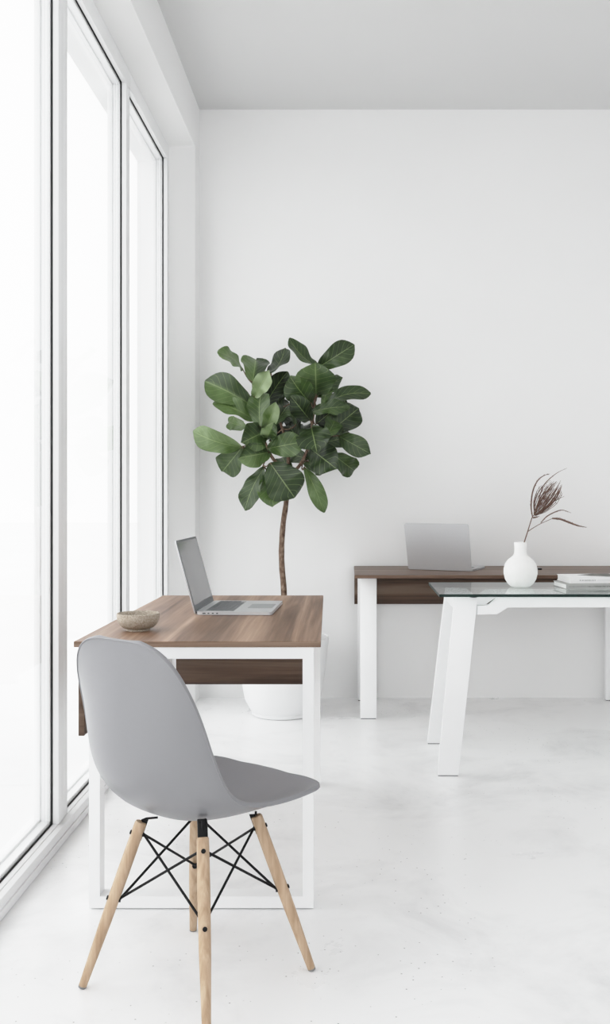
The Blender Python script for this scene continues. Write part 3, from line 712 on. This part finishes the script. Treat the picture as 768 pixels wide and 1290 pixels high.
# books: two, slightly turned
def book(fl, dirx, wid, dep, z0, h, m_cover, label, cat='book', spine=None):
    fl = Vector((fl[0], fl[1], 0)); a = Vector((dirx[0], dirx[1], 0)).normalized(); n_ = Vector((-a.y, a.x, 0))
    def P(u, d, zz): return fl+a*u+n_*d+Vector((0, 0, zz))
    r_ = thing('book', label, cat, (fl.x, fl.y, z0), 'books on the glass table')
    def bx(u0, u1, d0, d1, za, zb, bev=0):
        return MB().hexa([P(u0, d0, za), P(u1, d0, za), P(u1, d1, za), P(u0, d1, za), P(u0, d0, zb), P(u1, d0, zb), P(u1, d1, zb), P(u0, d1, zb)], bev)
    c = .0022
    bx(.003, wid-.003, .0022, dep-.004, z0+c, z0+h-c).build('pages', M['paper'], r_, smooth=False)
    cv = MB()
    for q in ((0, wid, 0, dep, z0, z0+c), (0, wid, 0, dep, z0+h-c, z0+h), (0, wid, 0, c, z0+c, z0+h-c)):
        cv.hexa([P(q[0], q[2], q[4]), P(q[1], q[2], q[4]), P(q[1], q[3], q[4]), P(q[0], q[3], q[4]), P(q[0], q[2], q[5]), P(q[1], q[2], q[5]), P(q[1], q[3], q[5]), P(q[0], q[3], q[5])])
    co_ = cv.build('cover', m_cover, r_, smooth=False)
    for u0, u1, zc_, hh, ink, glyph in spine or []:
        t = MB(); u = u0; rg = random.Random(int(u0*1e4))
        def bar(ua, ub, za, zb):
            q = [P(ua, -.0004, za), P(ub, -.0004, za), P(ub, .0004, za), P(ua, .0004, za)]
            t.hexa(q+[p+Vector((0, 0, zb-za)) for p in q])
        while u < u1:
            if not glyph: bar(u0, u1, zc_-hh*.12, zc_+hh*.12); break
            gw = hh*rg.choice((.55, .65, .7)); st = hh*.17
            bar(u, u+st, zc_-hh/2, zc_+hh/2)
            if rg.random() < .7: bar(u+gw-st, u+gw, zc_-hh/2, zc_+hh/2)
            for lv in (-.5, -.08, .36):
                if rg.random() < .6: bar(u+st, u+gw-st*.9, zc_+lv*hh, zc_+(lv+.14)*hh)
            u += gw+hh*.32
        t.build('spine_text', ink, co_, smooth=False)
    return r_, P, co_
lower_dir = (.18, .020)
book((.966, 4.392), lower_dir, .30, .182, GZ1, .0228, M['cover_grey'], 'grey book lying flat on the glass table under the white one',
     spine=[(.012, .090, GZ1+.0112, .0062, M['ink_soft'], True), (.097, .23, GZ1+.0112, .0066, M['ink'], True)])
r_, P, co_ = book((.9893, 4.424), lower_dir, .285, .182, GZ1+.0229, .0272, M['cover_white'], 'white book with a dark cover picture, topmost of the stack on the glass table',
     spine=[(.045, .118, GZ1+.0229+.0128, .0062, M['ink_soft'], True), (.124, .25, GZ1+.0229+.0128, .0030, M['ink_soft'], False)])
zt_ = GZ1+.0229+.0272
pm = MB()
pp = [(.075, .118), (.165, .175), (.245, .175), (.245, .012), (.18, .020), (.118, .062)]
lo_ = [pm.bm.verts.new(P(u, d, zt_-.0002)) for u, d in pp]; hi_ = [pm.bm.verts.new(P(u, d, zt_+.0004)) for u, d in pp]
pm.bm.faces.new(hi_); pm.bm.faces.new(lo_[::-1])
for k in range(len(pp)): pm.bm.faces.new((lo_[k], lo_[(k+1) % len(pp)], hi_[(k+1) % len(pp)], hi_[k]))
pm.build('cover_picture', M['cover_photo'], co_, smooth=False)

# dark flat phone lying behind the vase on the far desk
tag(MB().box(.925, 1.062, 5.43, 5.497, ZT1, ZT1+.0085, .003).build('smartphone', M['phone']), 'thin black phone lying flat on the far desk, its end showing beside the vase', 'phone')

# ------------------------------------------------------------------ light
wd = bpy.data.worlds.new('sky'); sc.world = wd; wd.use_nodes = True
bgn = wd.node_tree.nodes['Background']; bgn.inputs['Color'].default_value = (1, 1, 1, 1); bgn.inputs['Strength'].default_value = 2.9
def portal(loc, rot, sx, sy):
    l = bpy.data.lights.new('window_light', 'AREA'); l.shape = 'RECTANGLE'; l.size = sx; l.size_y = sy
    o = bpy.data.objects.new('window_light', l); COL.objects.link(o); o.location = loc; o.rotation_euler = rot; return l
l = portal((XO-.12, (YN+YE1)/2, 1.52), (0, -PI/2, 0), 3.0, YE1-YN+.1)
l.cycles.is_portal = True
l = portal((.85, YR-.3, 1.55), (PI/2, 0, 0), 2.8, 3.1); l.cycles.is_portal = True  # guides sky light through the added rear opening

l = bpy.data.lights.new('ceiling_light', 'AREA'); l.shape = 'RECTANGLE'; l.size = 2.6; l.size_y = 4.0; l.energy = 15; l.color = (1, 1, 1)  # unseen lamp added to brighten the floor and low walls
o = bpy.data.objects.new('ceiling_light', l); COL.objects.link(o); o.location = (1.3, 2.1, ZC-.03)

vs = sc.view_settings; vs.view_transform = 'Standard'; vs.look = 'None'; vs.exposure = 0; vs.gamma = 1
vs.use_curve_mapping = True                                        # soft highlight shoulder, as in the photograph
cm = vs.curve_mapping; cm.white_level = (3, 3, 3); cm.black_level = (0, 0, 0)
cv_ = cm.curves[3]
TONE = [(0, 0), (.03, .022), (.1, .092), (.2, .2), (.4, .40), (.6, .585), (.8, .73), (1.0, .83), (1.3, .91), (1.8, .965), (2.4, .99), (3, 1)]
while len(cv_.points) < len(TONE): cv_.points.new(.5, .5)
for p_, (a, b_) in zip(cv_.points, TONE): p_.location = (a/3, b_); p_.handle_type = 'AUTO_CLAMPED'
cm.update()
sc.cycles.use_denoising = True
sc.cycles.max_bounces = 14; sc.cycles.diffuse_bounces = 10; sc.cycles.transparent_max_bounces = 16; sc.cycles.glossy_bounces = 6
sc.cycles.sample_clamp_indirect = 10
